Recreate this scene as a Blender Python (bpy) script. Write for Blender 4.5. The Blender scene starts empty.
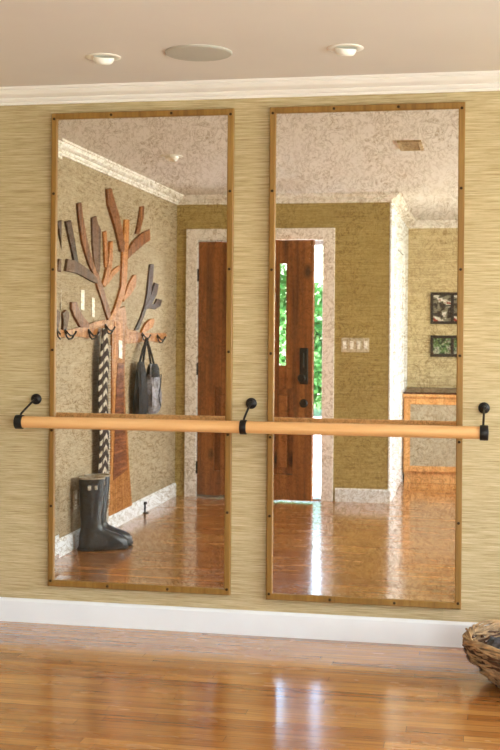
import bpy, bmesh, math, random
from mathutils import Vector, Matrix
random.seed(7)
C = bpy.context.scene.collection
PI = math.pi

# ------------------------------------------------------------------ camera
F, YAW, CY, ROLL, DIST, EYE = 1188.86, 0.1918, 332.56, -0.0083, 5.1565, 1.3339
CX = 250.0
_f = Vector((-math.sin(YAW), math.cos(YAW), 0))
_r = Vector((math.cos(YAW), math.sin(YAW), 0))
_d = Vector((0, 0, -1))
_c, _s = math.cos(ROLL), math.sin(ROLL)
CR, CD, CF = _c*_r + _s*_d, -_s*_r + _c*_d, _f
CAM = Vector((0, -DIST, EYE))
cd = bpy.data.cameras.new('camera'); cam = bpy.data.objects.new('camera', cd); C.objects.link(cam)
cd.sensor_width = 36; cd.sensor_fit = 'AUTO'; cd.lens = F/750*36
cd.shift_y = -(375-CY)/750
cd.clip_start = 0.05
U_ = -CD; B_ = -CF
cam.matrix_world = Matrix(((CR.x, U_.x, B_.x, CAM.x), (CR.y, U_.y, B_.y, CAM.y), (CR.z, U_.z, B_.z, CAM.z), (0, 0, 0, 1)))
bpy.context.scene.camera = cam

def ray(px, py): return CR*((px-CX)/F) + CD*((py-CY)/F) + CF
def on_y(px, py, Y):           # a point of the photo on the plane y = Y
    d = ray(px, py); return CAM + d*((Y-CAM.y)/d.y)
def on_z(px, py, Z):
    d = ray(px, py); return CAM + d*((Z-CAM.z)/d.z)
def on_x(px, py, X):
    d = ray(px, py); return CAM + d*((X-CAM.x)/d.x)
def flip(v): return Vector((v.x, -v.y-.024, v.z))      # where the thing seen in the mirror really stands
def mx(px, py, X): return flip(on_x(px, py, X))
def my(px, py, Y): return flip(on_y(px, py, -Y))
def mz(px, py, Z): return flip(on_z(px, py, Z))

# ------------------------------------------------------------------ materials
class NT:
    def __init__(s, name):
        s.m = bpy.data.materials.new(name); s.m.use_nodes = True
        s.t = s.m.node_tree; s.n = s.t.nodes; s.l = s.t.links
        s.b = s.n['Principled BSDF']; s.out = s.n['Material Output']
    def add(s, ty, **k):
        n = s.n.new(ty)
        for a, v in k.items():
            if a.startswith('i_'): n.inputs[a[2:].replace('_', ' ')].default_value = v
            else: setattr(n, a, v)
        return n
    def link(s, a, b): s.l.new(a, b)
    def coords(s, scale=(1, 1, 1), rot=(0, 0, 0), kind='Object'):
        tc = s.add('ShaderNodeTexCoord'); mp = s.add('ShaderNodeMapping')
        mp.inputs['Scale'].default_value = scale; mp.inputs['Rotation'].default_value = rot
        s.link(tc.outputs[kind], mp.inputs[0]); return mp.outputs[0]
    def noise(s, vec, scale=5, detail=3, rough=.5, dist=0):
        n = s.add('ShaderNodeTexNoise'); n.inputs['Scale'].default_value = scale; n.inputs['Detail'].default_value = detail
        n.inputs['Roughness'].default_value = rough; n.inputs['Distortion'].default_value = dist
        if vec is not None: s.link(vec, n.inputs['Vector'])
        return n.outputs[0]
    def ramp(s, fac, stops, interp='LINEAR'):
        r = s.add('ShaderNodeValToRGB'); e = r.color_ramp.elements; r.color_ramp.interpolation = interp
        while len(e) < len(stops): e.new(.5)
        for q, (p, c) in zip(e, stops):
            q.position = p; q.color = (c, c, c, 1) if isinstance(c, (int, float)) else (*c, 1)
        s.link(fac, r.inputs[0]); return r.outputs[0]
    def mix(s, fac, a, b, mode='MIX'):
        m = s.add('ShaderNodeMix', data_type='RGBA', blend_type=mode)
        for k, v in ((0, fac), (6, a), (7, b)):
            if isinstance(v, (int, float)): m.inputs[k].default_value = v
            elif isinstance(v, tuple): m.inputs[k].default_value = (*v, 1)
            else: s.link(v, m.inputs[k])
        return m.outputs[2]
    def math(s, op, a, b=0.0):
        m = s.add('ShaderNodeMath', operation=op)
        for k, v in ((0, a), (1, b)):
            if isinstance(v, (int, float)): m.inputs[k].default_value = v
            else: s.link(v, m.inputs[k])
        return m.outputs[0]
    def bump(s, h, strength=.2, dist=.01):
        b = s.add('ShaderNodeBump'); b.inputs['Strength'].default_value = strength; b.inputs['Distance'].default_value = dist
        s.link(h, b.inputs['Height']); s.link(b.outputs[0], s.b.inputs['Normal'])
    def set(s, **k):
        for a, v in k.items():
            i = s.b.inputs[a.replace('_', ' ')]
            if isinstance(v, tuple): i.default_value = (*v, 1) if len(v) == 3 else v
            elif isinstance(v, (int, float)): i.default_value = v
            else: s.link(v, i)
        return s

def srgb(r, g, b):
    f = lambda c: (c/255/12.92) if c/255 <= .04045 else ((c/255+.055)/1.055)**2.4
    return (f(r), f(g), f(b))

def m_plain(name, col, rough=.5, metal=0, var=.08, scale=12):
    t = NT(name); n = t.noise(t.coords(), scale, 4)
    hi = tuple(min(1, c*(1+var)) for c in col); lo = tuple(c*(1-var) for c in col)
    t.set(Base_Color=t.ramp(n, [(.3, lo), (.7, hi)]), Roughness=rough, Metallic=metal); return t.m

def m_grass(name, dark, mid, light, seam=.91, off=0.0):
    t = NT(name)
    fine = t.noise(t.coords((7, 7, 330)), 1, 4, .7)
    band = t.noise(t.coords((3.2, 3.2, 110)), 1, 3, .6)
    big = t.noise(t.coords((1, 1, 2)), 1.3, 2)
    slub = t.noise(t.coords((16, 16, 300)), 1, 2, .5)
    f = t.math('ADD', t.math('MULTIPLY', fine, .72), t.math('MULTIPLY', band, .28))
    col = t.ramp(f, [(.36, dark), (.5, mid), (.64, light)])
    col = t.mix(t.ramp(slub, [(.62, 0.0), (.72, .3)]), col, tuple(c*.62 for c in dark))
    # drops of paper, each a touch different
    sep = t.add('ShaderNodeSeparateXYZ'); tc = t.add('ShaderNodeTexCoord'); t.link(tc.outputs['Object'], sep.inputs[0])
    u = t.math('ADD', t.math('ADD', sep.outputs[0], sep.outputs[1]), off)
    cell = t.math('FLOOR', t.math('DIVIDE', u, seam))
    wn = t.add('ShaderNodeTexWhiteNoise', noise_dimensions='1D'); t.link(cell, wn.inputs['W'])
    col = t.mix(1.0, col, t.ramp(wn.outputs[0], [(0, .90), (1, 1.04)]), 'MULTIPLY')
    col = t.mix(1.0, col, t.ramp(big, [(.3, .93), (.7, 1.05)]), 'MULTIPLY')
    t.set(Base_Color=col, Roughness=.75); t.bump(f, .35, .004); return t.m

def m_wood(name, dark, mid, light, axis='z', rough=.45, scale=1.0, knots=False, coat=0):
    t = NT(name)
    lo, hi = 2.0*scale, 38.0*scale
    sc = {'x': (lo, hi, hi), 'y': (hi, lo, hi), 'z': (hi, hi, lo)}[axis]
    v = t.coords(sc)
    g = t.noise(v, 1, 5, .6, .6)
    w = t.noise(t.coords(tuple(a*.25 for a in sc)), 1, 3, .5, 1.2)
    f = t.math('ADD', t.math('MULTIPLY', g, .55), t.math('MULTIPLY', w, .45))
    col = t.ramp(f, [(.34, dark), (.5, mid), (.66, light)])
    if knots:
        vo = t.add('ShaderNodeTexVoronoi'); vo.inputs['Scale'].default_value = 1
        t.link(t.coords(tuple(5 if a == hi else 2.6 for a in sc)), vo.inputs['Vector'])
        col = t.mix(t.ramp(vo.outputs['Distance'], [(.07, .85), (.2, 0.0)]), col, tuple(c*.3 for c in dark))
    t.set(Base_Color=col, Roughness=rough, Coat_Weight=coat, Coat_Roughness=.12); t.bump(f, .12, .004); return t.m

def m_floor():
    t = NT('oak_strip_floor')
    br = t.add('ShaderNodeTexBrick', offset=0.0, offset_frequency=2, squash=1)
    for k, v in (('Scale', 1), ('Mortar Size', .0009), ('Mortar Smooth', .2), ('Bias', 0), ('Brick Width', 1.05), ('Row Height', .057)):
        br.inputs[k].default_value = v
    br.inputs['Color1'].default_value = (*srgb(166, 108, 50), 1); br.inputs['Color2'].default_value = (*srgb(206, 152, 86), 1)
    br.inputs['Mortar'].default_value = (*srgb(116, 66, 28), 1)
    tc = t.add('ShaderNodeTexCoord'); sp = t.add('ShaderNodeSeparateXYZ'); t.link(tc.outputs['Object'], sp.inputs[0])
    wn = t.add('ShaderNodeTexWhiteNoise', noise_dimensions='1D'); t.link(t.math('FLOOR', t.math('DIVIDE', sp.outputs[1], .057)), wn.inputs['W'])
    cb = t.add('ShaderNodeCombineXYZ'); t.link(t.math('ADD', sp.outputs[0], t.math('MULTIPLY', wn.outputs[0], 7.3)), cb.inputs[0]); t.link(sp.outputs[1], cb.inputs[1])
    t.link(cb.outputs[0], br.inputs['Vector'])
    g = t.noise(t.coords((2.4, 60, 1)), 1, 5, .65, .4)
    col = t.mix(1.0, br.outputs['Color'], t.ramp(g, [(.32, (.66, .58, .50)), (.6, (1.10, 1.08, 1.04))]), 'MULTIPLY')
    big = t.noise(t.coords((.7, 2.2, 1)), 1, 2)
    col = t.mix(1.0, col, t.ramp(big, [(.3, (.9, .87, .83)), (.7, (1.06, 1.06, 1.06))]), 'MULTIPLY')
    ro = t.ramp(t.noise(t.coords((3, 9, 1)), 1, 3), [(.3, .20), (.7, .30)])
    t.set(Base_Color=col, Roughness=ro, Coat_Weight=.8, Coat_Roughness=.11)
    h = t.noise(t.coords((1.2, 14, 1)), 1, 2)
    t.bump(t.math('ADD', t.math('MULTIPLY', h, .5), t.math('MULTIPLY', br.outputs['Fac'], -.4)), .06, .004)
    return t.m

def m_mirror(name):
    t = NT(name)
    v = t.coords()
    n1 = t.noise(v, 21, 4, .66, 1.1)
    vein = t.ramp(t.math('ABSOLUTE', t.math('SUBTRACT', n1, .5)), [(.008, 1.0), (.042, 0.0)])
    n2 = t.noise(v, 70, 4, .65, .6)
    speck = t.ramp(n2, [(.50, 0.0), (.60, .7)])
    cloud = t.ramp(t.noise(v, 5, 3), [(.35, .45), (.65, 1.0)])
    mask = t.math('MULTIPLY', t.math('ADD', t.math('MULTIPLY', vein, .55), t.math('MULTIPLY', speck, .55)), cloud)
    gl = t.add('ShaderNodeBsdfGlossy'); gl.inputs['Roughness'].default_value = .012
    t.link(t.mix(mask, (.95, .93, .88), (.56, .46, .32)), gl.inputs['Color'])       # tarnished silver
    di = t.add('ShaderNodeBsdfPrincipled'); di.inputs['Roughness'].default_value = .5
    di.inputs['Base Color'].default_value = (*srgb(150, 130, 98), 1)
    fac = t.math('ADD', t.math('MULTIPLY', mask, .16), .03)
    mx_ = t.add('ShaderNodeMixShader'); t.link(fac, mx_.inputs[0]); t.link(gl.outputs[0], mx_.inputs[1]); t.link(di.outputs[0], mx_.inputs[2])
    t.n.remove(t.b); t.link(mx_.outputs[0], t.out.inputs[0]); return t.m

def m_glass(name):
    t = NT(name)
    tr = t.add('ShaderNodeBsdfTransparent'); tr.inputs[0].default_value = (.96, .98, .97, 1)
    gl = t.add('ShaderNodeBsdfGlossy'); gl.inputs['Roughness'].default_value = .01
    fr = t.add('ShaderNodeFresnel'); fr.inputs[0].default_value = 1.3
    mx_ = t.add('ShaderNodeMixShader'); t.link(fr.outputs[0], mx_.inputs[0]); t.link(tr.outputs[0], mx_.inputs[1]); t.link(gl.outputs[0], mx_.inputs[2])
    t.n.remove(t.b); t.link(mx_.outputs[0], t.out.inputs[0]); return t.m

def m_scarf():
    t = NT('scarf_knit')
    tc = t.add('ShaderNodeTexCoord'); sp = t.add('ShaderNodeSeparateXYZ'); t.link(tc.outputs['Object'], sp.inputs[0])
    y, z = sp.outputs[1], sp.outputs[2]
    wob = t.noise(t.coords((30, 30, 30)), 1, 2)
    ph = t.math('ADD', t.math('DIVIDE', z, .072), t.math('MULTIPLY', t.math('ABSOLUTE', y), 8.0))
    ph = t.math('ADD', ph, t.math('MULTIPLY', wob, .35))
    fr = t.math('FRACT', ph)
    col = t.ramp(fr, [(.52, srgb(50, 38, 33)), (.60, srgb(196, 186, 170)), (.92, srgb(196, 186, 170)), (1.0, srgb(50, 38, 33))])
    col = t.mix(t.ramp(t.math('ABSOLUTE', t.math('SUBTRACT', t.math('ABSOLUTE', y), .052)), [(.008, .8), (.014, 0.0)]), col, srgb(60, 46, 40))
    k = t.noise(t.coords((160, 160, 160)), 1, 2)
    t.set(Base_Color=col, Roughness=.95); t.bump(k, .5, .004); return t.m

def m_leaf():
    t = NT('sunlit_leaves'); n = t.noise(t.coords(), 3, 3)
    t.set(Base_Color=t.ramp(n, [(.3, srgb(48, 98, 46)), (.5, srgb(92, 146, 80)), (.7, srgb(160, 200, 134))]), Roughness=.5)
    return t.m

def m_photo(name, seed, stops, scale):
    t = NT(name); v = t.coords((1, 1, 1)); mp = v.node; mp.inputs['Location'].default_value = (seed, seed*2, seed)
    n = t.noise(v, scale, 3, .6, 1)
    t.set(Base_Color=t.ramp(n, stops, 'CONSTANT'), Roughness=.3); return t.m

M = {}
M['grass_front'] = m_grass('grasscloth_front', srgb(162, 138, 94), srgb(200, 180, 138), srgb(224, 207, 170), .93, .15)
M['grass_left'] = m_grass('grasscloth_left', srgb(146, 128, 100), srgb(170, 152, 124), srgb(188, 171, 143))
M['grass_back'] = m_grass('grasscloth_back', srgb(144, 122, 66), srgb(176, 154, 94), srgb(196, 174, 118))
M['ceiling'] = m_plain('ceiling_paint', srgb(222, 214, 208), .9, 0, .02, 2)
M['white'] = m_plain('white_trim_paint', srgb(236, 238, 240), .35, 0, .02, 6)
M['cream'] = m_plain('cream_trim_paint', srgb(238, 232, 226), .35, 0, .02, 6)
M['floor'] = m_floor()
M['frame'] = m_wood('bronzed_frame', srgb(122, 86, 32), srgb(144, 106, 46), srgb(162, 124, 62), 'z', .45, 1.2)
M['mirror'] = m_mirror('antique_mirror')
M['barre'] = m_wood('maple_barre', srgb(205, 148, 90), srgb(224, 172, 114), srgb(236, 190, 136), 'x', .38, .7)
M['black'] = m_plain('black_iron', srgb(38, 34, 33), .42, .4, .2, 60)
M['screw'] = m_plain('dark_bronze_screw', srgb(72, 50, 24), .4, .7, .2, 90)
M['door'] = m_wood('knotty_alder', srgb(88, 48, 18), srgb(146, 88, 38), srgb(184, 120, 62), 'z', .4, .55, True)
M['maple'] = m_wood('maple_cabinet', srgb(196, 136, 78), srgb(218, 164, 104), srgb(230, 184, 128), 'z', .4, .7)
M['cane'] = m_plain('grey_cabinet_panel', srgb(176, 164, 142), .35, 0, .12, 45)
M['darktop'] = m_plain('dark_counter', srgb(74, 38, 24), .3, 0, .4, 30)
M['glass'] = m_glass('clear_glass')
M['w_dark'] = m_wood('branch_dark', srgb(36, 19, 10), srgb(62, 36, 21), srgb(90, 56, 34), 'z', .5)
M['w_grey'] = m_wood('branch_greybrown', srgb(66, 40, 24), srgb(94, 62, 40), srgb(124, 88, 60), 'z', .55)
M['w_mid'] = m_wood('branch_mid', srgb(88, 48, 18), srgb(130, 78, 34), srgb(166, 108, 56), 'z', .5)
M['w_light'] = m_wood('branch_light', srgb(142, 84, 32), srgb(180, 116, 54), srgb(206, 146, 80), 'z', .5)
M['w_orange'] = m_wood('trunk_orange', srgb(134, 84, 36), srgb(172, 114, 56), srgb(196, 142, 82), 'z', .45)
M['w_red'] = m_wood('trunk_ribbed', srgb(70, 34, 20), srgb(120, 66, 38), srgb(176, 116, 74), 'y', .5, 1.6)
M['rubber'] = m_plain('boot_rubber', srgb(46, 50, 56), .28, 0, .12, 20)
M['sole'] = m_plain('boot_sole', srgb(44, 45, 47), .6, 0, .1, 30)
M['lining'] = m_plain('boot_lining', srgb(176, 166, 150), .9)
M['steel'] = m_plain('buckle_steel', srgb(190, 188, 182), .25, .9)
M['bag_black'] = m_plain('black_bag_cloth', srgb(34, 34, 38), .8, 0, .25, 50)
M['bag_grey'] = m_plain('grey_bag_cloth', srgb(136, 134, 142), .75, 0, .55, 18)
M['scarf'] = m_scarf()
M['fringe'] = m_plain('scarf_fringe', srgb(222, 214, 200), .9, 0, .2, 80)
M['plate'] = m_plain('switch_plate', srgb(206, 194, 170), .35, 0, .02)
M['grille'] = m_plain('speaker_grille', srgb(188, 183, 174), .6, 0, .06, 300)
M['lamp_white'] = m_plain('lamp_white', srgb(246, 243, 236), .3, 0, .02)
M['vent'] = m_plain('vent_tan', srgb(190, 164, 126), .5, 0, .2, 40)
M['wick1'] = m_plain('wicker', srgb(172, 140, 102), .6, 0, .5, 26)
M['wick2'] = m_plain('wicker_dark', srgb(92, 60, 36), .65, 0, .4, 30)
M['wool'] = m_plain('dark_throw', srgb(84, 82, 84), .95, 0, .6, 60)
M['concrete'] = m_plain('pale_concrete', srgb(222, 228, 236), .85, 0, .08, 4)
M['leaf'] = m_leaf()
M['bark'] = m_plain('bark', srgb(96, 76, 58), .9, 0, .3, 20)
M['turf'] = m_plain('turf', srgb(110, 140, 80), .95, 0, .2, 20)
M['picframe'] = m_plain('dark_picture_frame', srgb(46, 34, 28), .4, 0, .2)
M['mat'] = m_plain('picture_mat', srgb(120, 112, 96), .8)
M['photo1'] = m_photo('photo_print_one', 3.1, [(0, srgb(54, 44, 38)), (.44, srgb(128, 122, 106)), (.52, srgb(222, 216, 206)), (.60, srgb(150, 52, 34))], 9)
M['photo2'] = m_photo('photo_print_two', 7.7, [(0, srgb(40, 56, 36)), (.44, srgb(96, 128, 76)), (.54, srgb(176, 178, 160)), (.62, srgb(84, 70, 54))], 18)
M['sun_white'] = m_plain('sun_sliver_white', srgb(250, 246, 236), .7, 0, .01)  # white of the sunlight slivers, light put into the colour
M['ext'] = m_plain('exterior_stucco', srgb(214, 200, 176), .9)

# ------------------------------------------------------------------ mesh helpers
def obj(name, bm, mat, parent=None, smooth=False, loc=None):
    me = bpy.data.meshes.new(name)
    bmesh.ops.recalc_face_normals(bm, faces=bm.faces[:])
    bm.to_mesh(me); bm.free()
    for p in me.polygons: p.use_smooth = smooth
    o = bpy.data.objects.new(name, me); C.objects.link(o)
    for m in (mat if isinstance(mat, (list, tuple)) else [mat]): me.materials.append(m)
    if parent is not None: o.parent = parent
    if loc is not None: o.location = loc
    if smooth:
        try: me.set_sharp_from_angle(angle=math.radians(38))
        except Exception: pass
    return o
def tag(o, label, cat=None, group=None, kind=None):
    o['label'] = label
    if cat: o['category'] = cat
    if group: o['group'] = group
    if kind: o['kind'] = kind
    return o
def thing(name, label, cat, loc=(0, 0, 0), rotz=0, group=None):
    o = bpy.data.objects.new(name, None); C.objects.link(o); o.location = loc; o.rotation_euler = (0, 0, rotz)
    o.empty_display_size = .1
    return tag(o, label, cat, group)
def struct(name, bm, mat, label=None, smooth=False):
    o = obj(name, bm, mat, None, smooth); o['kind'] = 'structure'
    if label: o['label'] = label
    return o
def copy_tree(o, parent=None):
    c = o.copy(); C.objects.link(c)
    if parent is not None: c.parent = parent
    for ch in list(o.children): copy_tree(ch, c)
    return c
def new(): return bmesh.new()
def box(bm, x0, x1, y0, y1, z0, z1, bev=0):
    r = bmesh.ops.create_cube(bm, size=1)
    vs = r['verts']
    for v in vs: v.co = Vector(((x0+x1)/2+v.co.x*(x1-x0), (y0+y1)/2+v.co.y*(y1-y0), (z0+z1)/2+v.co.z*(z1-z0)))
    if bev:
        es = list({e for v in vs for e in v.link_edges})
        bmesh.ops.bevel(bm, geom=es, offset=bev, segments=2, affect='EDGES', profile=.5)
    return bm
def bx(x0, x1, y0, y1, z0, z1, bev=0): return box(new(), x0, x1, y0, y1, z0, z1, bev)
def tube(bm, pts, rad, seg=12, cap=True):
    pts = [Vector(p) for p in pts]; n = len(pts)
    rads = rad if isinstance(rad, (list, tuple)) else [rad]*n
    rings = []; up = None
    for i, p in enumerate(pts):
        t = (pts[min(i+1, n-1)]-pts[max(i-1, 0)]).normalized()
        if up is None:
            up = Vector((0, 0, 1)) if abs(t.z) < .9 else Vector((1, 0, 0))
        a = t.cross(up)
        if a.length < 1e-5: a = t.orthogonal()
        a.normalize(); b = a.cross(t).normalized(); up = b
        rings.append([bm.verts.new(p+(a*math.cos(k*2*PI/seg)+b*math.sin(k*2*PI/seg))*rads[i]) for k in range(seg)])
    for q in range(n-1):
        for k in range(seg):
            bm.faces.new((rings[q][k], rings[q][(k+1) % seg], rings[q+1][(k+1) % seg], rings[q+1][k]))
    if cap:
        bm.faces.new(rings[0][::-1]); bm.faces.new(rings[-1])
    return bm
def loft(bm, rings, cap0=True, cap1=True, closed=True):
    R = [[bm.verts.new(p) for p in r] for r in rings]
    for a, b in zip(R, R[1:]):
        n = len(a)
        for k in range(n if closed else n-1):
            bm.faces.new((a[k], a[(k+1) % n], b[(k+1) % n], b[k]))
    if cap0: bm.faces.new(R[0][::-1])
    if cap1: bm.faces.new(R[-1])
    return bm
def lathe(bm, prof, axis='z', seg=32, o=(0, 0, 0)):
    o = Vector(o); rings = []
    for r, h in prof:
        ring = []
        for k in range(seg):
            c, s = math.cos(2*PI*k/seg)*max(r, 1e-4), math.sin(2*PI*k/seg)*max(r, 1e-4)
            ring.append(o+(Vector((c, s, h)) if axis == 'z' else Vector((h, c, s)) if axis == 'x' else Vector((c, h, s))))
        rings.append(ring)
    return loft(bm, rings)
def prism_x(bm, poly, x0, x1, bev=0):
    """a flat board on the left wall: outline in (y,z), between x0 and x1"""
    a = [bm.verts.new((x0, y, z)) for y, z in poly]; b = [bm.verts.new((x1, y, z)) for y, z in poly]
    n = len(poly); fs = [bm.faces.new(a), bm.faces.new(b[::-1])]
    for k in range(n): bm.faces.new((a[k], b[k], b[(k+1) % n], a[(k+1) % n]))
    if bev:
        es = [e for e in fs[1].edges]
        try: bmesh.ops.bevel(bm, geom=es, offset=bev, segments=1, affect='EDGES')
        except Exception: pass
    bmesh.ops.triangulate(bm, faces=[f for f in bm.faces if len(f.verts) > 4])
    return bm
def sweep_profile(bm, prof, pts, ndir):
    """prof: (out, z) pairs; pts: wall line points; ndir: outward direction at each point (mitre)"""
    rings = []
    for p, n in zip(pts, ndir):
        rings.append([Vector((p[0]+n[0]*o, p[1]+n[1]*o, z)) for o, z in prof])
    return loft(bm, rings)

# ------------------------------------------------------------------ the room
XL, XR = -2.438, 2.6
YB, YF = -4.264, -6.62          # wall with the front door; far wall behind the camera
XS = -0.706                     # side wall of the opening beside the door wall
H = 2.44
T = .14
def slab(z0, z1):
    p = [(XL-T, T), (XR+T, T), (XR+T, YF-T), (XS-T, YF-T), (XS-T, YB-T), (XL-T, YB-T)]
    b = loft(new(), [[Vector((x, y, z)) for x, y in p] for z in (z0, z1)])
    bmesh.ops.triangulate(b, faces=[f for f in b.faces if len(f.verts) > 4]); return b
struct('floor', slab(-.08, 0), M['floor'], 'glossy honey oak strip floor')
struct('ceiling', slab(H, H+.1), M['ceiling'], 'plain beige ceiling')
struct('wall_front', bx(XL-T, XR+T, 0, T, 0, H), M['grass_front'], 'straw grasscloth wall carrying the two mirrors')
struct('wall_left', bx(XL-T, XL, YB-T, 0, 0, H), M['grass_left'], 'beige wall with the wooden tree rack')
# door wall with its opening
DX0, DX1, DZ = -2.275, -1.222, 2.09
b = new()
box(b, XL, DX0, YB-T, YB, 0, H); box(b, DX1, XS, YB-T, YB, 0, H); box(b, DX0, DX1, YB-T, YB, DZ, H)
struct('wall_back', b, M['grass_back'], 'olive grasscloth wall with the open front door')
struct('wall_side', bx(XS-T, XS, YF, YB-T, 0, H), M['white'], 'white painted side of the opening')
struct('wall_far', bx(XS-T, .75, YF-T, YF, 0, H), M['grass_front'], 'straw grasscloth wall with two small pictures')
b = new()
box(b, 2.2, XR+T, YF-T, YF, 0, H); box(b, .75, 2.2, YF-T, YF, 0, .35); box(b, .75, 2.2, YF-T, YF, 2.15, H)
struct('wall_rear', b, M['ext'], 'wall around the added rear window')
b = new()
wy = [(-2.3, -.7), (-5.3, -3.1)]
box(b, XR, XR+T, -.7, 0, 0, H); box(b, XR, XR+T, -3.1, -2.3, 0, H); box(b, XR, XR+T, YF, -5.3, 0, H)
for a0, a1 in wy: box(b, XR, XR+T, a0, a1, 0, .45); box(b, XR, XR+T, a0, a1, 2.15, H)
struct('wall_right', b, M['ext'], 'wall with the two daylight windows')

def window_yz(name, x, y0, y1, z0, z1, label):
    t = thing(name, label, None); t['kind'] = 'structure'
    b = new(); w = .06
    for q in ((y0, y1, z0, z0+w), (y0, y1, z1-w, z1), (y0, y0+w, z0+w, z1-w), (y1-w, y1, z0+w, z1-w), ((y0+y1)/2-.025, (y0+y1)/2+.025, z0+w, z1-w)):
        box(b, x+.03, x+.10, q[0], q[1], q[2], q[3])
    obj('window_frame', b, M['white'], t)
    obj('pane', bx(x+.062, x+.068, y0+w, y1-w, z0+w, z1-w), M['glass'], t)
for i, (a0, a1) in enumerate(wy):
    window_yz('window_%d' % (i+1), XR, a0, a1, .45, 2.15, ['white framed window near the mirror wall', 'white framed window far from the mirror wall'][i])
t = thing('window_3', 'white framed rear window behind the viewer, unseen and added for fill light', None); t['kind'] = 'structure'  # unseen window, added to let frontal fill reach the mirror wall
b = new()
for q in ((.75, 2.2, .35, .41), (.75, 2.2, 2.09, 2.15), (.75, .81, .41, 2.09), (2.14, 2.2, .41, 2.09), (1.45, 1.5, .41, 2.09)):
    box(b, q[0], q[1], YF-.1, YF-.03, q[2], q[3])
obj('window_frame', b, M['white'], t); obj('pane', bx(.81, 2.14, YF-.068, YF-.062, .41, 2.09), M['glass'], t)  # frame and pane of the added rear window

# baseboards
BH = .1074
bprof = [(0, 0), (.016, 0), (.016, BH-.012), (.010, BH-.003), (.006, BH), (0, BH)]
struct('baseboard_front', sweep_profile(new(), bprof, [(XL, 0), (XR, 0)], [(1, -1), (-1, -1)]), M['white'])
struct('baseboard_left', sweep_profile(new(), bprof, [(XL, 0), (XL, YB)], [(1, -1), (1, 1)]), M['white'])
struct('baseboard_back', sweep_profile(new(), bprof, [(-1.125, YB), (XS, YB), (XS, -5.0)], [(0, 1), (1, 1), (1, 0)]), M['white'])
# crown
CH = H-2.3687
cprof = [(0, H), (.074, H), (.074, H-.012), (.062, H-.012), (.062, H-.018), (.052, H-.030), (.038, H-.038), (.024, H-.042), (.024, H-.048), (.018, H-.056), (.010, H-.060), (.010, H-CH), (0, H-CH)]
struct('trim_1', sweep_profile(new(), cprof, [(XL, 0), (XR, 0)], [(1, -1), (-1, -1)]), M['cream'], 'white crown moulding above the mirrors')
struct('trim_2', sweep_profile(new(), cprof, [(XL, 0), (XL, YB), (XS, YB), (XS, YF), (.75, YF)], [(1, -1), (1, 1), (1, 1), (1, 1), (0, 1)]), M['cream'], 'white crown moulding around the entry')

# ------------------------------------------------------------------ front door
def casing(name, xa, xb, zt, y, s=1):
    w = .092; b = new()
    box(b, xa-w, xa, y, y+s*.02, 0, zt+w, .003); box(b, xb, xb+w, y, y+s*.02, 0, zt+w, .003); box(b, xa, xb, y, y+s*.02, zt, zt+w, .003)
    return struct(name, b, M['cream'], 'white casing around the front door')
casing('trim_3', DX0+.012, DX1-.012, DZ-.012, YB)
b = new()
box(b, DX0, DX0+.018, YB-T, YB, 0, DZ); box(b, DX1-.018, DX1, YB-T, YB, 0, DZ); box(b, DX0+.018, DX1-.018, YB-T, YB, DZ-.018, DZ)
box(b, DX0+.018, DX1-.018, YB-T, YB-.055, DZ-.05, DZ-.018); box(b, DX0+.018, DX0+.034, YB-T, YB-.055, 0, DZ-.05)
struct('trim_4', b, M['white'], 'white door jamb')
struct('trim_5', bx(DX0, DX1, YB-T-.02, YB-.01, 0, .012, .003), M['steel'], 'metal door threshold')
DW, DH, DT = .972, 2.05, .045
door = thing('door_1', 'knotty brown wooden front door with glass light, standing ajar', None, (DX0+.022, YB-.002, .016), math.radians(9.5)); door['kind'] = 'structure'
b = new(); gx0, gx1, gz0, gz1 = .235, .752, 1.06, 1.865     # glass light
px0, px1, pz0, pz1 = .14, .815, .20, .875                    # lower panel
box(b, 0, px0, -DT, 0, 0, DH); box(b, px1, DW, -DT, 0, 0, DH)
box(b, px0, px1, -DT, 0, 0, pz0); box(b, px0, px1, -DT, 0, pz1, gz0); box(b, px0, px1, -DT, 0, gz1, DH)
box(b, px0, gx0, -DT, 0, gz0, gz1); box(b, gx1, px1, -DT, 0, gz0, gz1)
obj('door_leaf', b, M['door'], door)
b = new(); box(b, px0, px1, -DT+.006, -.030, pz0, pz1); box(b, px0+.05, px1-.05, -DT+.004, -.010, pz0+.05, pz1-.05, .006)
obj('door_panel', b, M['door'], door)
obj('pane', bx(gx0, gx1, -.026, -.020, gz0, gz1), M['glass'], door)
hd = obj('handle_plate', bx(.870, .940, -.001, .014, .915, 1.20, .008), M['black'], door)
b = lathe(new(), [(.012, 0), (.012, .03), (.03, .04), (.034, .055), (.028, .068), (0.002, .072)], 'y', 20, (.905, .010, .965)); obj('door_knob', b, M['black'], hd, True)
b = new(); box(b, .900, .91, .012, .03, 1.05, 1.16, .004); obj('thumb_turn', b, M['black'], hd)
b = lathe(new(), [(.034, -.001), (.034, .008), (.026, .016), (0.002, .018)], 'y', 24, (.905, 0, .765)); obj('deadbolt', b, M['black'], door, True)
for z in (.22, 1.02, 1.78):
    obj('hinge', tube(new(), [(-.004, .006, z-.05), (-.004, .006, z+.05)], .008, 10), M['black'], door, True)

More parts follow.
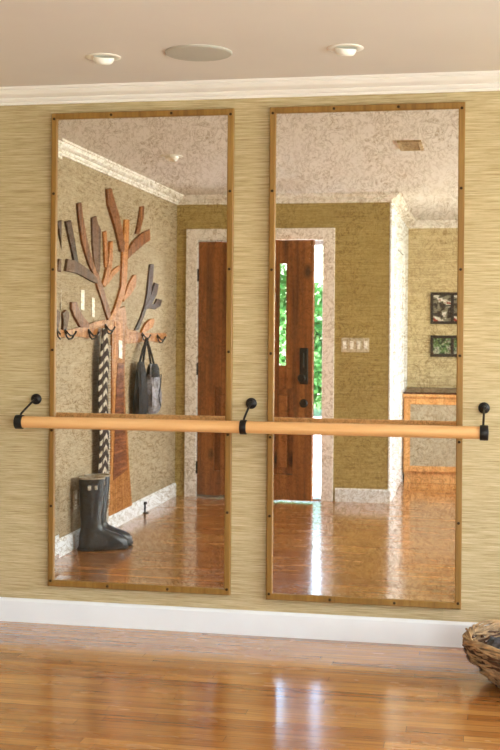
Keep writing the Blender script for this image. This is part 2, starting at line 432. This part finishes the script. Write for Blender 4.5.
# white door in the side wall of the opening
d2 = thing('door_2', 'white panelled door in the side of the opening', None, (0, 0, 0)); d2['kind'] = 'structure'
b = new(); box(b, XS, XS+.018, -5.62, -4.78, .012, 2.03)
for z0, z1 in ((.2, .9), (1.05, 1.88)):
    for y0, y1 in ((-5.5, -5.25), (-5.15, -4.9)): box(b, XS+.016, XS+.026, y0, y1, z0, z1, .004)
obj('door_leaf', b, M['white'], d2)
b = new(); box(b, XS, XS+.026, -4.775, -4.69, 0, 2.13, .004); box(b, XS, XS+.026, -5.71, -5.625, 0, 2.13, .004); box(b, XS, XS+.026, -5.625, -4.775, 2.04, 2.13, .004)
struct('trim_6', b, M['white'], 'white casing of the side door')
struct('trim_7', bx(XS-.004, XS+.012, YB-.06, YB+.006, BH, H-CH, .003), M['white'], 'white corner board at the end of the door wall')

# ------------------------------------------------------------------ mirrors
def mirror(x0, x1, z0, z1, label, tilt=0.0):
    t = thing('wall_mirror', label, 'mirror', ((x0+x1)/2, 0, z0), 0, 'tall antiqued mirrors')
    w = (x1-x0)/2; h = z1-z0; fw = .0275; fd = .024
    b = new()
    # mitred frame: loft the bar section round the rectangle
    prof = [(0, 0), (0, -fd+.003), (.003, -fd), (fw-.004, -fd), (fw, -fd+.004), (fw, 0)]
    cs = [(-w, 0, 1, 1), (w, 0, -1, 1), (w, h, -1, -1), (-w, h, 1, -1)]
    R = [[b.verts.new((cx+sx*o, d, cz+sz*o)) for o, d in prof] for cx, cz, sx, sz in cs]
    n = len(prof)
    for i in range(4):
        A, B = R[i], R[(i+1) % 4]
        for k in range(n): b.faces.new((A[k], A[(k+1) % n], B[(k+1) % n], B[k]))
    obj('frame', b, M['frame'], t)
    b = new(); bw = .024; i0 = fw-.002; y = -.012; lift = .00036
    o = [b.verts.new(p) for p in ((-w+i0, y-lift, i0), (w-i0, y-lift, i0), (w-i0, y-lift, h-i0), (-w+i0, y-lift, h-i0))]
    i_ = [b.verts.new(p) for p in ((-w+i0+bw, y, i0+bw), (w-i0-bw, y, i0+bw), (w-i0-bw, y, h-i0-bw), (-w+i0+bw, y, h-i0-bw))]
    b.faces.new(i_)
    for k in range(4): b.faces.new((o[k], o[(k+1) % 4], i_[(k+1) % 4], i_[k]))
    g = obj('mirror_glass', b, M['mirror'], t)
    g.rotation_euler.x = tilt
    spots = [(s*(w-fw/2), h*q) for s in (-1, 1) for q in (.012, .17, .33, .5, .67, .83, .988)] + [(w*q, fw/2) for q in (-.33, .33)] + [(w*q, h-fw/2) for q in (-.33, .33)]
    for q, (sx, sz) in enumerate(spots):
        s = obj('screw', lathe(new(), [(.0065, -fd+.001), (.006, -fd-.0025), (.003, -fd-.004), (.0005, -fd-.004)], 'y', 12), M['screw'], t, True, (sx, 0, sz))
    return t
mirror(-1.925, -1.0783, .1732, 2.3229, 'tall bronze framed antiqued mirror on the left, reflecting the tree coat rack')
mirror(-.9164, -.0728, .1633, 2.3226, 'tall bronze framed antiqued mirror on the right, reflecting the open door and cabinet')

# ------------------------------------------------------------------ barre
bar = thing('ballet_barre', 'pale wooden ballet barre on black brackets across both mirrors', 'ballet barre', (0, 0, 0))
BZ, BY, BR = .9275, -.150, .0262
xs = [-2.012, -.997, .013]
for a0, a1 in ((xs[0]+.012, xs[1]-.008), (xs[1]+.010, xs[2]-.010)):
    obj('rail', lathe(new(), [(BR, a0), (BR, a1)], 'x', 36, (0, BY, BZ)), M['barre'], bar, True)
for i, x in enumerate(xs):
    fx = (-1.994, -.992, .016)[i]
    fl = obj('bracket', lathe(new(), [(.0, 0), (.0245, 0), (.0245, -.006), (.021, -.010), (.010, -.014), (.008, -.020), (.0, -.020)], 'y', 24, (fx, 0, BZ+.094)), M['black'], bar, True)
    b = tube(new(), [(fx, -.016, BZ+.094), (fx, -.030, BZ+.092), (fx*.4+x*.6, -.10, BZ+.058), (x, -.14, BZ+.036), (x, BY, BZ+.026)], .005, 10)
    obj('bracket_arm', b, M['black'], fl, True)
    e = i != 1
    L = (-.020, .014) if i == 0 else (-.014, .014) if i == 1 else (-.014, .020)
    prof = [(BR+.004, L[0]), (BR+.0055, L[0]+.002), (BR+.0055, L[1]-.002), (BR+.004, L[1])]
    if i == 0: prof = [(.004, L[0]-.003)] + prof
    if i == 2: prof = prof + [(.004, L[1]+.003)]
    obj('bracket_collar', lathe(new(), prof, 'x', 36, (x, BY, BZ)), M['black'], fl, True)
    b = lathe(new(), [(.0, 0), (.020, 0), (.020, -.006), (.014, -.012), (.009, -.014), (.009, BY+BR*.6)], 'y', 20, (fx, 0, BZ-.012))
    obj('wall_stop', b, M['black'], fl, True)

# ------------------------------------------------------------------ ceiling fittings
def ceil_light(p, label):
    t = thing('recessed_light', label, 'ceiling light', (p.x, p.y, H), 0, 'recessed eyeball ceiling lights')
    obj('trim_ring', lathe(new(), [(.048, 0), (.070, 0), (.071, -.002), (.067, -.004), (.054, -.005), (.048, -.002)], 'z', 40), M['lamp_white'], t, True)
    rings = [(.043, .0), (.042, -.012), (.039, -.019), (.034, -.025), (.027, -.028), (.025, -.025), (.0005, -.021)]
    e = obj('eyeball', lathe(new(), rings, 'z', 32), M['lamp_white'], t, True); e.rotation_euler = (math.radians(16), math.radians(8), 0)
    return t
ceil_light(on_z(103.5, 57, H), 'white recessed eyeball ceiling light left of the speaker')
ceil_light(on_z(345.5, 48, H), 'white recessed eyeball ceiling light right of the speaker')
ceil_light(mz(172, 156, H), 'small white ceiling light seen only reflected in the left mirror')
p = on_z(198.5, 52.5, H)
t = thing('ceiling_speaker', 'round grey speaker grille flush in the ceiling', 'speaker', (p.x, p.y, H))
obj('rim', lathe(new(), [(.126, 0), (.134, 0), (.134, -.003), (.129, -.006), (.124, -.005)], 'z', 56), M['grille'], t, True)
obj('grille', lathe(new(), [(.124, 0), (.123, -.006), (.08, -.009), (.0005, -.010)], 'z', 56), M['grille'], t, True)
p0 = mz(398, 150, H); p1 = mz(424, 139, H)
vx, vy = (p0.x+p1.x)/2, (p0.y+p1.y)/2
t = thing('ceiling_vent', 'small tan ceiling vent reflected high in the right mirror', 'vent', (vx, vy, H))
b = new(); a, c = .068, .16
for q in ((-a, a, -c, -c+.018), (-a, a, c-.018, c), (-a, -a+.018, -c+.018, c-.018), (a-.018, a, -c+.018, c-.018)): box(b, q[0], q[1], q[2], q[3], -.012, 0)
obj('frame', b, M['vent'], t)
b = new()
for k in range(11):
    y = -c+.03+k*(2*c-.06)/10; box(b, -a+.018, a-.018, y-.006, y+.006, -.009, -.001)
obj('grille', b, M['vent'], t)

# ------------------------------------------------------------------ tree coat rack on the left wall
tree = thing('tree_coat_rack', 'wooden tree-shaped coat rack with branching arms on the left wall', 'coat rack', (0, 0, 0))
XW = XL+.002
def A(z): return (50+z[0]/3.846, 180+z[1]/3.846)
def Bq(z): return (50+z[0]/3.846, 280+z[1]/3.843)
def Cq(z): return (50+z[0]/3.846, 420+z[1]/3.843)
def board(name, fn, poly, mat, th=.03, base=0, bev=.003, parent=None):
    th = th*.34 if parent is None else th
    pts = []
    for q in poly:
        pq = q if fn is None else fn(q)
        v = mx(pq[0], pq[1], XW+base+th); pts.append((v.y, v.z))
    return obj(name, prism_x(new(), pts, XW+base, XW+base+th, bev), mat, tree if parent is None else parent)
def smoothpoly(p, it=1):
    for _ in range(it):
        q = []
        for i in range(len(p)):
            a, b = p[i], p[(i+1) % len(p)]
            q += [(a[0]*.8+b[0]*.2, a[1]*.8+b[1]*.2), (a[0]*.2+b[0]*.8, a[1]*.2+b[1]*.8)]
        p = q
    return p
ab = lambda L: [A(q) for q in L]
bb = lambda L: [Bq(q) for q in L]
cc = lambda L: [Cq(q) for q in L]
# trunk: one slab from the fork to the floor, with its two inlaid strips
trunk = bb([(226, 150), (240, 140), (262, 110), (290, 100), (296, 160), (292, 240), (288, 320), (288, 420)]) + cc([(292, 0), (298, 40), (302, 130), (308, 220), (316, 320), (314, 362), (290, 380), (255, 393), (216, 402), (222, 360), (230, 280), (234, 160), (236, 60)]) + bb([(240, 480), (238, 330), (240, 210), (232, 165)])
obj_t = board('trunk', None, trunk, M['w_orange'], .034)
strip = bb([(262, 318), (284, 318), (284, 420)]) + cc([(285, 0), (292, 60), (296, 150), (299, 190), (270, 212), (244, 232), (246, 150), (250, 70)]) + bb([(252, 500), (256, 400)])
board('inlay', None, strip, M['w_red'], .003, .0115, .0008, obj_t)
board('inlay', None, bb([(248, 160), (280, 155), (280, 230), (262, 240), (262, 300), (247, 305)]), M['w_light'], .003, .0115, .0008, obj_t)
# limbs
board('limb', None, ab([(172, 372), (190, 367), (204, 408), (220, 465), (232, 500)]) + bb([(238, 150), (226, 158), (214, 120), (204, 84), (186, 34)]), M['w_mid'], .038)
board('limb', None, ab([(290, 152), (306, 152), (303, 250), (300, 300), (296, 400), (286, 450), (264, 500)]) + bb([(246, 152), (230, 158), (226, 150), (240, 128), (250, 108)]) + ab([(262, 455), (275, 410), (278, 330), (280, 280), (285, 230)]), M['w_light'], .042)
br = [
 ([(62, 160), (82, 155), (96, 230), (108, 310), (112, 326), (96, 320), (84, 260), (70, 200)], 'w_dark', .036),
 ([(70, 303), (92, 308), (118, 322), (150, 345), (180, 372), (186, 400), (160, 388), (110, 360), (62, 350)], 'w_grey', .046),
 ([(108, 90), (122, 86), (128, 140), (138, 200), (152, 270), (178, 350), (192, 370), (174, 374), (150, 322), (126, 242), (114, 160)], 'w_mid', .040),
 ([(162, 145), (180, 138), (185, 170), (197, 190), (194, 340), (188, 366), (174, 336), (165, 250)], 'w_grey', .030),
 ([(207, 200), (218, 195), (222, 260), (228, 328), (224, 346), (213, 334), (210, 260)], 'w_light', .034),
 ([(232, 237), (243, 234), (242, 300), (239, 340), (226, 375), (212, 412), (203, 402), (214, 362), (227, 310)], 'w_light', .044),
 ([(262, 332), (272, 328), (272, 345), (246, 366), (226, 400), (214, 410), (222, 382), (238, 350)], 'w_light', .034),
 ([(222, 35), (238, 32), (246, 70), (258, 105), (270, 145), (288, 240), (287, 276), (274, 276), (258, 200), (240, 140), (226, 95)], 'w_mid', .052),
 ([(350, 102), (364, 100), (360, 150), (344, 210), (331, 208), (341, 160)], 'w_mid', .034),
 ([(372, 196), (385, 190), (388, 232), (370, 242), (328, 276), (304, 302), (300, 290), (302, 270), (320, 238), (350, 208)], 'w_mid', .046),
 ([(322, 366), (333, 364), (334, 384), (330, 412), (310, 442), (284, 468), (282, 455), (291, 434), (305, 395)], 'w_light', .034),
]
for poly, m, th in br: board('branch', None, ab(poly), M[m], th)
board('branch', None, ab([(386, 325), (400, 323), (397, 380), (388, 450)]) + bb([(362, 140), (342, 192), (326, 196), (350, 144), (368, 90), (374, 50)]), M['w_dark'], .034)
board('branch', None, ab([(405, 395), (419, 400), (412, 440), (384, 494), (366, 500), (366, 488), (388, 448)]), M['w_dark'], .044)
board('branch', None, bb([(412, 72), (432, 76), (426, 100), (406, 113), (382, 108), (380, 96), (404, 92)]), M['w_dark'], .034)
board('branch', None, bb([(85, 85), (105, 84), (112, 115), (132, 145), (152, 165), (150, 184), (120, 184), (96, 140), (85, 112)]), M['w_mid'], .046)
board('branch', None, bb([(388, 150), (402, 148), (403, 160), (396, 182), (362, 206), (352, 204), (358, 188), (370, 166)]), M['w_light'], .046)
board('branch', None, bb([(50, 128), (64, 114), (74, 124), (75, 142), (66, 190), (52, 192), (54, 160)]), M['w_grey'], .046)
board('rail_board', None, bb([(36, 188), (60, 196), (100, 186), (140, 175), (175, 160), (210, 153), (246, 155), (246, 205), (195, 214), (150, 224), (100, 216), (60, 222), (36, 216)]), M['w_orange'], .040)
board('rail_board', None, bb([(292, 165), (300, 190), (330, 195), (345, 203), (400, 204), (445, 203), (452, 215), (426, 240), (380, 233), (345, 240), (300, 245), (288, 242)]), M['w_orange'], .040)
HK = []
for q in ((60, 205), (150, 206), (214, 186), (355, 216), (414, 224)):
    pq = Bq(q); v = mx(pq[0], pq[1], XW+.016)
    x0 = XW+.0135
    b = lathe(new(), [(.0, 0), (.016, 0), (.014, .006), (.0, .007)], 'x', 16, (x0, v.y, v.z+.015))
    hk = obj('hook', b, M['black'], tree, True)
    pts = [(x0+.004, v.y, v.z+.015), (x0+.015, v.y+.02, v.z+.014), (x0+.028, v.y+.03, v.z+.0), (x0+.036, v.y+.01, v.z-.014), (x0+.046, v.y-.03, v.z-.010), (x0+.050, v.y-.05, v.z+.010)]
    obj('hook_arm', tube(new(), pts, [.005, .005, .005, .005, .005, .007], 10), M['black'], hk, True)
    pts = [(x0+.004, v.y, v.z+.008), (x0+.012, v.y+.01, v.z-.018), (x0+.022, v.y, v.z-.034), (x0+.030, v.y-.03, v.z-.032), (x0+.034, v.y-.045, v.z-.018)]
    obj('hook_arm', tube(new(), pts, [.005]*4+[.007], 10), M['black'], hk, True)
    HK.append(Vector((x0+.036, v.y+.005, v.z-.012)))

# slivers of sunlight on wall and trunk, put in as thin white strips
for (q, wd, hh, base, lab) in (((37, 70), 3.0, 20, 0, 'narrow painted sliver of sunlight on the wall above the left end of the hook board'),
                              ((125, 75), 3.4, 20, 0, 'narrow painted sliver of sunlight on the wall highest above the hooks'),
                              ((166, 103), 2.6, 19, 0, 'narrow painted sliver of sunlight on the wall just left of the trunk fork'),
                              ((271, 265), 3.4, 18, .0146, 'narrow painted sliver of sunlight on the tree trunk below the hooks')):
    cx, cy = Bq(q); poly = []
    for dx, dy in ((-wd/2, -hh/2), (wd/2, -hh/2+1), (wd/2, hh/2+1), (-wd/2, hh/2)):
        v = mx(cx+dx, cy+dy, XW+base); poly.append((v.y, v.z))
    o = obj('sun_sliver', prism_x(new(), poly, XW+base, XW+base+.0015), M['sun_white']); tag(o, lab, 'card', 'painted slivers of sunlight around the coat rack')  # category card: strips standing in for sunlight, no real cards

# scarf, doubled over the third hook
def scarf():
    h = HK[2].copy(); h.y = mx(104.5, 400, h.x).y; t = thing('knitted_scarf', 'long black and white patterned scarf hanging left of the trunk', 'scarf', (h.x, h.y, h.z))
    b = new(); rings = []; L = h.z-.17; n = 40
    for i in range(n+1):
        f = i/n; z = .012-f*L; wdt = .045+.050*min(1, f*5); ring = []
        for k in range(20):
            a = 2*PI*k/20; c, s = math.cos(a), math.sin(a)
            y = wdt*c*(1+.05*math.sin(f*9)); x = .014*s*(1+.2*math.cos(3*a+f*5))
            ring.append((x-.004+.004*math.sin(f*13), y+.006*math.sin(f*6), z))
        rings.append(ring)
    obj('scarf_cloth', loft(b, rings), M['scarf'], t, True)
    b = new()
    for k in range(11):
        y = -.09+.018*k; z = .012-L
        tube(b, [(0, y, z+.005), (.002, y+.004, z-.05), (0, y-.003+random.uniform(-.006, .006), z-.10)], .0036, 6)
    obj('fringe', b, M['fringe'], t)
    b = new()
    for k in range(60):
        f = .1+.88*k/59; s = -1
        v = Vector((.002, s*(.098+.004*math.sin(k*1.7)), .012-f*L)); bmesh.ops.create_icosphere(b, subdivisions=1, radius=.009, matrix=Matrix.Translation(v))
    obj('trim', b, M['fringe'], t, True)
scarf()

# bags on the fourth hook
def bag(name, label, mat, h, w, d, hgt, drop, off, straps, flap=None):
    t = thing(name, label, 'bag', (h.x+off[0], h.y+off[1], h.z+off[2]))
    b = new(); rings = []; n = 14
    for i in range(n+1):
        f = i/n; z = -drop-f*hgt
        ww = w*(.62+.38*math.sin(min(1, f*1.6)*PI/2))*(1 if f < .9 else 1-.25*(f-.9)/.1)
        dd = d*(.30+.70*math.sin(min(1, f*1.3)*PI/2))*(1 if f < .9 else 1-.35*(f-.9)/.1)
        ring = []
        for k in range(28):
            a = 2*PI*k/28; c, s = math.cos(a), math.sin(a)
            e = .65
            wr = 1+.09*math.sin(5*a+f*7)+.06*math.sin(9*a-f*5)
            ring.append((dd*math.copysign(abs(s)**e, s)*wr, ww*math.copysign(abs(c)**e, c)*wr, z))
        rings.append(ring)
    obj('bag_body', loft(b, rings), mat, t, True)
    for s in straps:
        y0, r = s; hx, hy = -off[0], -off[1]
        obj('strap', tube(new(), [(0, y0-.0, -drop-.02), (hx*.5, hy*.5+y0*.5, -drop*.5), (hx, hy+.004*math.copysign(1, y0), -.004)], r, 8), M['bag_black'], t, True)
    return t
h = HK[3]
bag('tote_bag', 'slack black cloth bag hanging behind the grey bag on the hook board', M['bag_black'], h, .108, .034, .40, .17, (.004, .155, .0), [(-.05, .009), (.045, .009)])
g = bag('drawstring_bag', 'bluish grey drawstring bag with black cords hanging from the right hook board', M['bag_grey'], h, .118, .046, .36, .19, (.034, -.060, .0), [(-.04, .008), (.05, .008)])
obj('bag_top', loft(new(), [[(.036*math.sin(2*PI*k/20)*s_, .082*math.cos(2*PI*k/20)*s_, z) for k in range(20)] for s_, z in ((.75, -.19), (1.08, -.22), (1.22, -.27), (1.27, -.285))]), M['bag_black'], g, True)
obj('cord', tube(new(), [(.046, -.06, -.27), (.058, .0, -.34), (.056, .04, -.42), (.056, -.02, -.50)], .004, 8), M['bag_black'], g, True)

# ------------------------------------------------------------------ boots, door stop, outlet
def boot(label, loc, rz):
    t = thing('rubber_boot', label, 'boot', loc, rz, 'pair of rubber boots')
    def ring(c, a, b_, z, toe=0.0, n=32):
        out = []
        for k in range(n):
            th = 2*PI*k/n; x = math.cos(th); y = math.sin(th)
            w = b_*(1-.10*max(0, x)*toe)*(1 if x < 0 else 1-toe*.10*x)
            out.append((c+a*math.copysign(abs(x)**.85, x), w*math.copysign(abs(y)**.85, y), z))
        return out
    sec = [(.020, .080, .054, .440, 0), (.020, .077, .053, .38, 0), (.018, .071, .051, .29, 0), (.016, .064, .048, .20, 0), (.018, .062, .047, .155, 0),
           (.026, .072, .046, .130, .2), (.044, .094, .046, .112, .5), (.066, .119, .047, .094, .8), (.085, .140, .049, .074, 1), (.094, .150, .050, .050, 1), (.096, .152, .050, .026, 1), (.096, .150, .049, .010, 1)]
    up = obj('boot_upper', loft(new(), [ring(*s) for s in sec], cap0=False), M['rubber'], t, True)
    inn = [(.020, .0815, .0555, .434, 0), (.020, .0815, .0555, .444, 0), (.020, .076, .050, .444, 0), (.020, .074, .048, .38, 0)]
    obj('lining', loft(new(), [ring(*s) for s in inn], cap0=False), M['lining'], t, True)
    b = loft(new(), [ring(.096, .156, .053, z, 1) for z in (.008, .024)]); box(b, -.058, .03, -.046, .046, 0, .012, .004); box(b, .09, .235, -.045, .045, 0, .010, .004)
    obj('sole', b, M['sole'], t)
    st = obj('strap', bx(-.025, .045, .046, .0568, .375, .397, .002), M['rubber'], t)
    obj('buckle', bx(-.018, .004, .053, .061, .370, .402, .003), M['steel'], st)
    obj('buckle', bx(.026, .044, .053, .060, .371, .401, .003), M['steel'], st)
    obj('badge', bx(.096, .0995, -.014, .014, .395, .420, .001), M['plate'], t)
    return t
boot('dark grey rubber boot in front, toe pointing away from wall', (-2.340, -1.795, 0), math.radians(-30))
boot('dark grey rubber boot behind its pair, nearer the tree trunk', (-2.350, -1.925, 0), math.radians(-27))
p = mz(145, 513, 0)
t = thing('door_stop', 'small black door stop standing on the floor by left baseboard', 'door stop', (p.x+.0, p.y, 0))
obj('base', lathe(new(), [(.0, 0), (.030, 0), (.030, .004), (.012, .010), (.0, .010)], 'z', 20), M['black'], t, True)
obj('stem', lathe(new(), [(.007, .008), (.006, .03), (.009, .036), (.006, .042), (.006, .062), (.0, .062)], 'z', 16), M['black'], t, True)
obj('bumper', lathe(new(), [(.004, .060), (.014, .064), (.016, .072), (.012, .082), (.0, .084)], 'z', 16), M['black'], t, True)
v = mx(75, 500, XW)
t = thing('wall_outlet', 'white outlet plate low on the wall behind the boots', 'outlet', (XL, v.y, v.z))
obj('plate', bx(0, .005, -.036, .036, -.058, .058, .002), M['plate'], t)
for z in (-.02, .02): obj('socket', bx(.004, .007, -.016, .016, z-.013, z+.013, .004), M['lamp_white'], t)

# switch plate on the door wall
p0 = my(341.5, 352, YB); p1 = my(369.5, 338, YB)
t = thing('light_switch', 'white four-gang light switch plate right of the front door', 'light switch', ((p0.x+p1.x)/2, YB, (p0.z+p1.z)/2))
w = (p1.x-p0.x)/2; hh = (p1.z-p0.z)/2
obj('plate', bx(-w, w, 0, .005, -hh, hh, .002), M['plate'], t)
for k in range(4): obj('rocker', bx(-w*.75+k*w*.5-.014, -w*.75+k*w*.5+.014, .004, .009, -.032, .032, .002), M['lamp_white'], t)

# ------------------------------------------------------------------ cabinet and pictures at the far wall
CYF = -5.60
cL = XS+.03; cR = .66; cT = .80
cab = thing('maple_cabinet', 'light maple cabinet with grey door panels below the pictures', 'cabinet', (0, 0, 0))
b = new(); box(b, cL, cR, YF+.01, CYF, .09, cT-.03, .002)
obj('carcass', b, M['maple'], cab)
obj('plinth', bx(cL+.01, cR-.01, YF+.01, CYF-.02, 0, .09), M['maple'], cab)
b = new(); box(b, cL-.004, cR+.01, YF+.002, CYF+.02, cT-.03, cT-.004, .003); obj('top_edge', b, M['maple'], cab)
obj('counter_top', bx(cL-.002, cR+.006, YF+.004, CYF-.004, cT-.004, cT+.012, .003), M['darktop'], cab)
dw = (cR-cL-.03)/2
for k in range(2):
    x0 = cL+.012+k*(dw+.006); x1 = x0+dw; y0 = CYF; y1 = CYF+.02; w = .05
    b = new()
    box(b, x0, x0+w, y0, y1, .105, cT-.045, .002); box(b, x1-w, x1, y0, y1, .105, cT-.045, .002)
    box(b, x0+w, x1-w, y0, y1, .105, .105+w, .002); box(b, x0+w, x1-w, y0, y1, cT-.045-w, cT-.045, .002)
    dr = obj('door', b, M['maple'], cab)
    obj('door_panel', bx(x0+w, x1-w, y0+.002, y1-.008, .105+w, cT-.045-w), M['cane'], dr)
    kx = x1-.02 if k == 0 else x0+.02
    obj('knob', lathe(new(), [(.006, 0), (.006, .012), (.013, .018), (.011, .026), (.0, .028)], 'y', 16, (kx, y1, .55)), M['screw'], dr, True)
def picture(px0, py0, px1, py1, mat, label):
    a = my(px0, py1, YF); c = my(px1, py0, YF)
    x0, x1, z0, z1 = a.x, c.x, a.z, c.z
    t = thing('framed_picture', label, 'picture', ((x0+x1)/2, YF, z0), 0, 'small framed pictures above the cabinet')
    w = (x1-x0)/2; h = z1-z0; f = .028; b = new()
    for q in ((-w, w, 0, f), (-w, w, h-f, h), (-w, -w+f, f, h-f), (w-f, w, f, h-f)): box(b, q[0], q[1], 0, .022, q[2], q[3], .003)
    obj('frame', b, M['picframe'], t)
    obj('print', bx(-w+f, w-f, .002, .010, f, h-f), mat, t)
picture(430.5, 292.5, 454, 324, M['photo1'], 'dark framed upright picture, the upper one above the cabinet')
picture(430.5, 335.5, 454, 356.5, M['photo2'], 'dark framed wide picture, the lower one above the cabinet')

# ------------------------------------------------------------------ wicker basket
bk = thing('wicker_basket', 'round woven twig basket on the floor at right', 'basket', (.226, -.50, 0))
def brad(z):     # outer radius by height
    f = z/.165; return .150+.125*math.sin(min(1, f*1.02)*PI/2)**1.1
b1, b2 = new(), new()
NZ = 24
for i in range(NZ):
    for j in range(2):
        z0 = .010+i*.150/(NZ-1)+random.uniform(-.003, .003); ph = random.uniform(0, 6.28); pts = []; n = 96
        tilt = random.uniform(-.012, .012)
        for k in range(n+1):
            a = 2*PI*k/n
            r = brad(z0)+.008*math.sin(12*a+PI*(i+j))+.004*math.sin(5*a+ph)
            pts.append((r*math.cos(a), r*math.sin(a), max(.006, z0+tilt*math.sin(a+ph)+.006*math.sin(7*a+ph*2))))
        tube(random.choice((b1, b1, b2)), pts, random.uniform(.0030, .0050), 6, False)
obj('weave', b1, M['wick1'], bk, True); obj('weave', b2, M['wick2'], bk, True)
b = new()
for k in range(24):
    a = 2*PI*(k+.5)/24
    tube(b, [((brad(z)-.002)*math.cos(a), (brad(z)-.002)*math.sin(a), z) for z in (.004, .04, .08, .12, .16)], .006, 7)
obj('stake', b, M['wick2'], bk, True)
b = new()
for j in range(9):
    pts = []; n = 160; tr = random.choice((-5, 4, 6, 7)); rr = random.uniform(.008, .016); ph = random.uniform(0, 6.28)
    for k in range(n+1):
        a = 2*PI*k/n; tw = tr*a+ph
        pts.append(((.270+rr*math.cos(tw))*math.cos(a), (.270+rr*math.cos(tw))*math.sin(a), .170+rr*math.sin(tw)+.004*math.sin(3*a+ph)))
    tube(b, pts, random.uniform(.004, .006), 6, False)
obj('rim', b, M['wick1'], bk, True)
obj('base', lathe(new(), [(.0, .002), (.155, .002), (.160, .012), (.0, .012)], 'z', 40), M['wick2'], bk, True)
b = new()
n = 60; rings = []
for i in range(16):
    f = i/15; ring = []
    for k in range(n):
        a = 2*PI*k/n
        r = (.205*math.sin(f*PI/2) if i else .001)
        z = .138+.035*math.cos(f*PI/2)+.018*math.sin(7*a+9*f)*f+.016*math.sin(13*a-14*f)*f - .05*f**4
        ring.append((r*math.cos(a), r*math.sin(a), z))
    rings.append(ring)
loft(b, rings, True, False)
o = obj('crumpled_throw', b, M['wool'], None, True, (.226, -.50, 0)); tag(o, 'dark grey crumpled throw lying inside the wicker basket', 'throw')

# ------------------------------------------------------------------ outside the front door
struct('porch_floor', bx(-7, XS-T, -14.3, YB-T, -.14, -.04), M['concrete'], 'pale concrete porch and drive')
struct('ground', bx(-14, 14, -20, 6, -.30, -.15), M['turf'], 'lawn around the house')
def leafy(name, label, loc, r, h, z0, n, seed):
    rnd = random.Random(seed)
    t = thing(name, label, 'tree' if z0 > .6 else 'shrub', loc)
    b = new(); tube(b, [(0, 0, -.15), (.02, 0, z0*.6), (0, .02, z0+h*.5)], [.05, .04, .015], 8)
    for k in range(6):
        a = k*1.05; tube(b, [(0, 0, z0*.7+k*.04), (r*.5*math.cos(a), r*.5*math.sin(a), z0+h*.35+.08*k)], [.02, .006], 6)
    obj('trunk', b, M['bark'], t, True)
    b = new()
    for k in range(n):
        u = Vector((rnd.gauss(0, 1), rnd.gauss(0, 1), rnd.gauss(0, 1))).normalized()*(rnd.random()**.4)
        c = Vector((u.x*r, u.y*r, z0+h/2+u.z*h/2))
        d = Vector((rnd.gauss(0, 1), rnd.gauss(0, 1), rnd.gauss(0, .6))).normalized(); e = d.orthogonal().normalized()
        L = rnd.uniform(.10, .20); W = L*.32
        b.faces.new([b.verts.new(p) for p in (c, c+d*L*.5+e*W, c+d*L, c+d*L*.5-e*W)])
    obj('foliage', b, M['leaf'], t)
leafy('leafy_tree', 'green leafy tree seen through the glass of the front door', (-4.55, -17.2, -.1), 1.15, 2.6, .62, 5200, 1)
leafy('leafy_shrub', 'pale green shrub seen through the gap beside the open door', (-2.55, -15.6, -.1), 1.0, 2.25, .10, 5200, 2)

# ------------------------------------------------------------------ light
def area(name, loc, rot, sx, sy, power, col=(1, 1, 1)):
    l = bpy.data.lights.new(name, 'AREA'); l.shape = 'RECTANGLE'; l.size = sx; l.size_y = sy; l.energy = power; l.color = col
    o = bpy.data.objects.new(name, l); C.objects.link(o); o.location = loc; o.rotation_euler = rot; return o
area('daylight_window_near', (XR+.35, -1.5, 1.35), (0, PI/2, 0), 1.9, 1.9, 175, (.97, .985, 1))
area('daylight_window_far', (XR+.35, -4.2, 1.35), (0, PI/2, 0), 1.9, 2.6, 205, (1, .985, .965))
area('rear_fill', (1.475, YF-.4, 1.3), (PI/2, 0, 0), 1.6, 1.9, 125, (1, .99, .975))  # added fill lamp out of view, brightens the mirror wall from the front
sl = bpy.data.lights.new('sun', 'SUN'); sl.energy = 24; sl.angle = .02; sl.color = (1, .99, .96)
so = bpy.data.objects.new('sun', sl); C.objects.link(so)
so.rotation_euler = Vector((.62, .04, -.74)).to_track_quat('-Z', 'Y').to_euler()
w = bpy.data.worlds.new('world'); bpy.context.scene.world = w; w.use_nodes = True
nt = w.node_tree; sky = nt.nodes.new('ShaderNodeTexSky'); sky.sky_type = 'NISHITA'; sky.sun_disc = False; sky.sun_elevation = math.radians(46)
bg = nt.nodes['Background']; bg.inputs[1].default_value = 1.5
nt.links.new(sky.outputs[0], bg.inputs[0])

sc = bpy.context.scene
sc.view_settings.view_transform = 'Standard'
sc.view_settings.look = 'None'
sc.view_settings.exposure = 0.03
sc.view_settings.gamma = 0.94

sc.cycles.max_bounces = 12; sc.cycles.diffuse_bounces = 5; sc.cycles.glossy_bounces = 6
sc.cycles.use_denoising = True
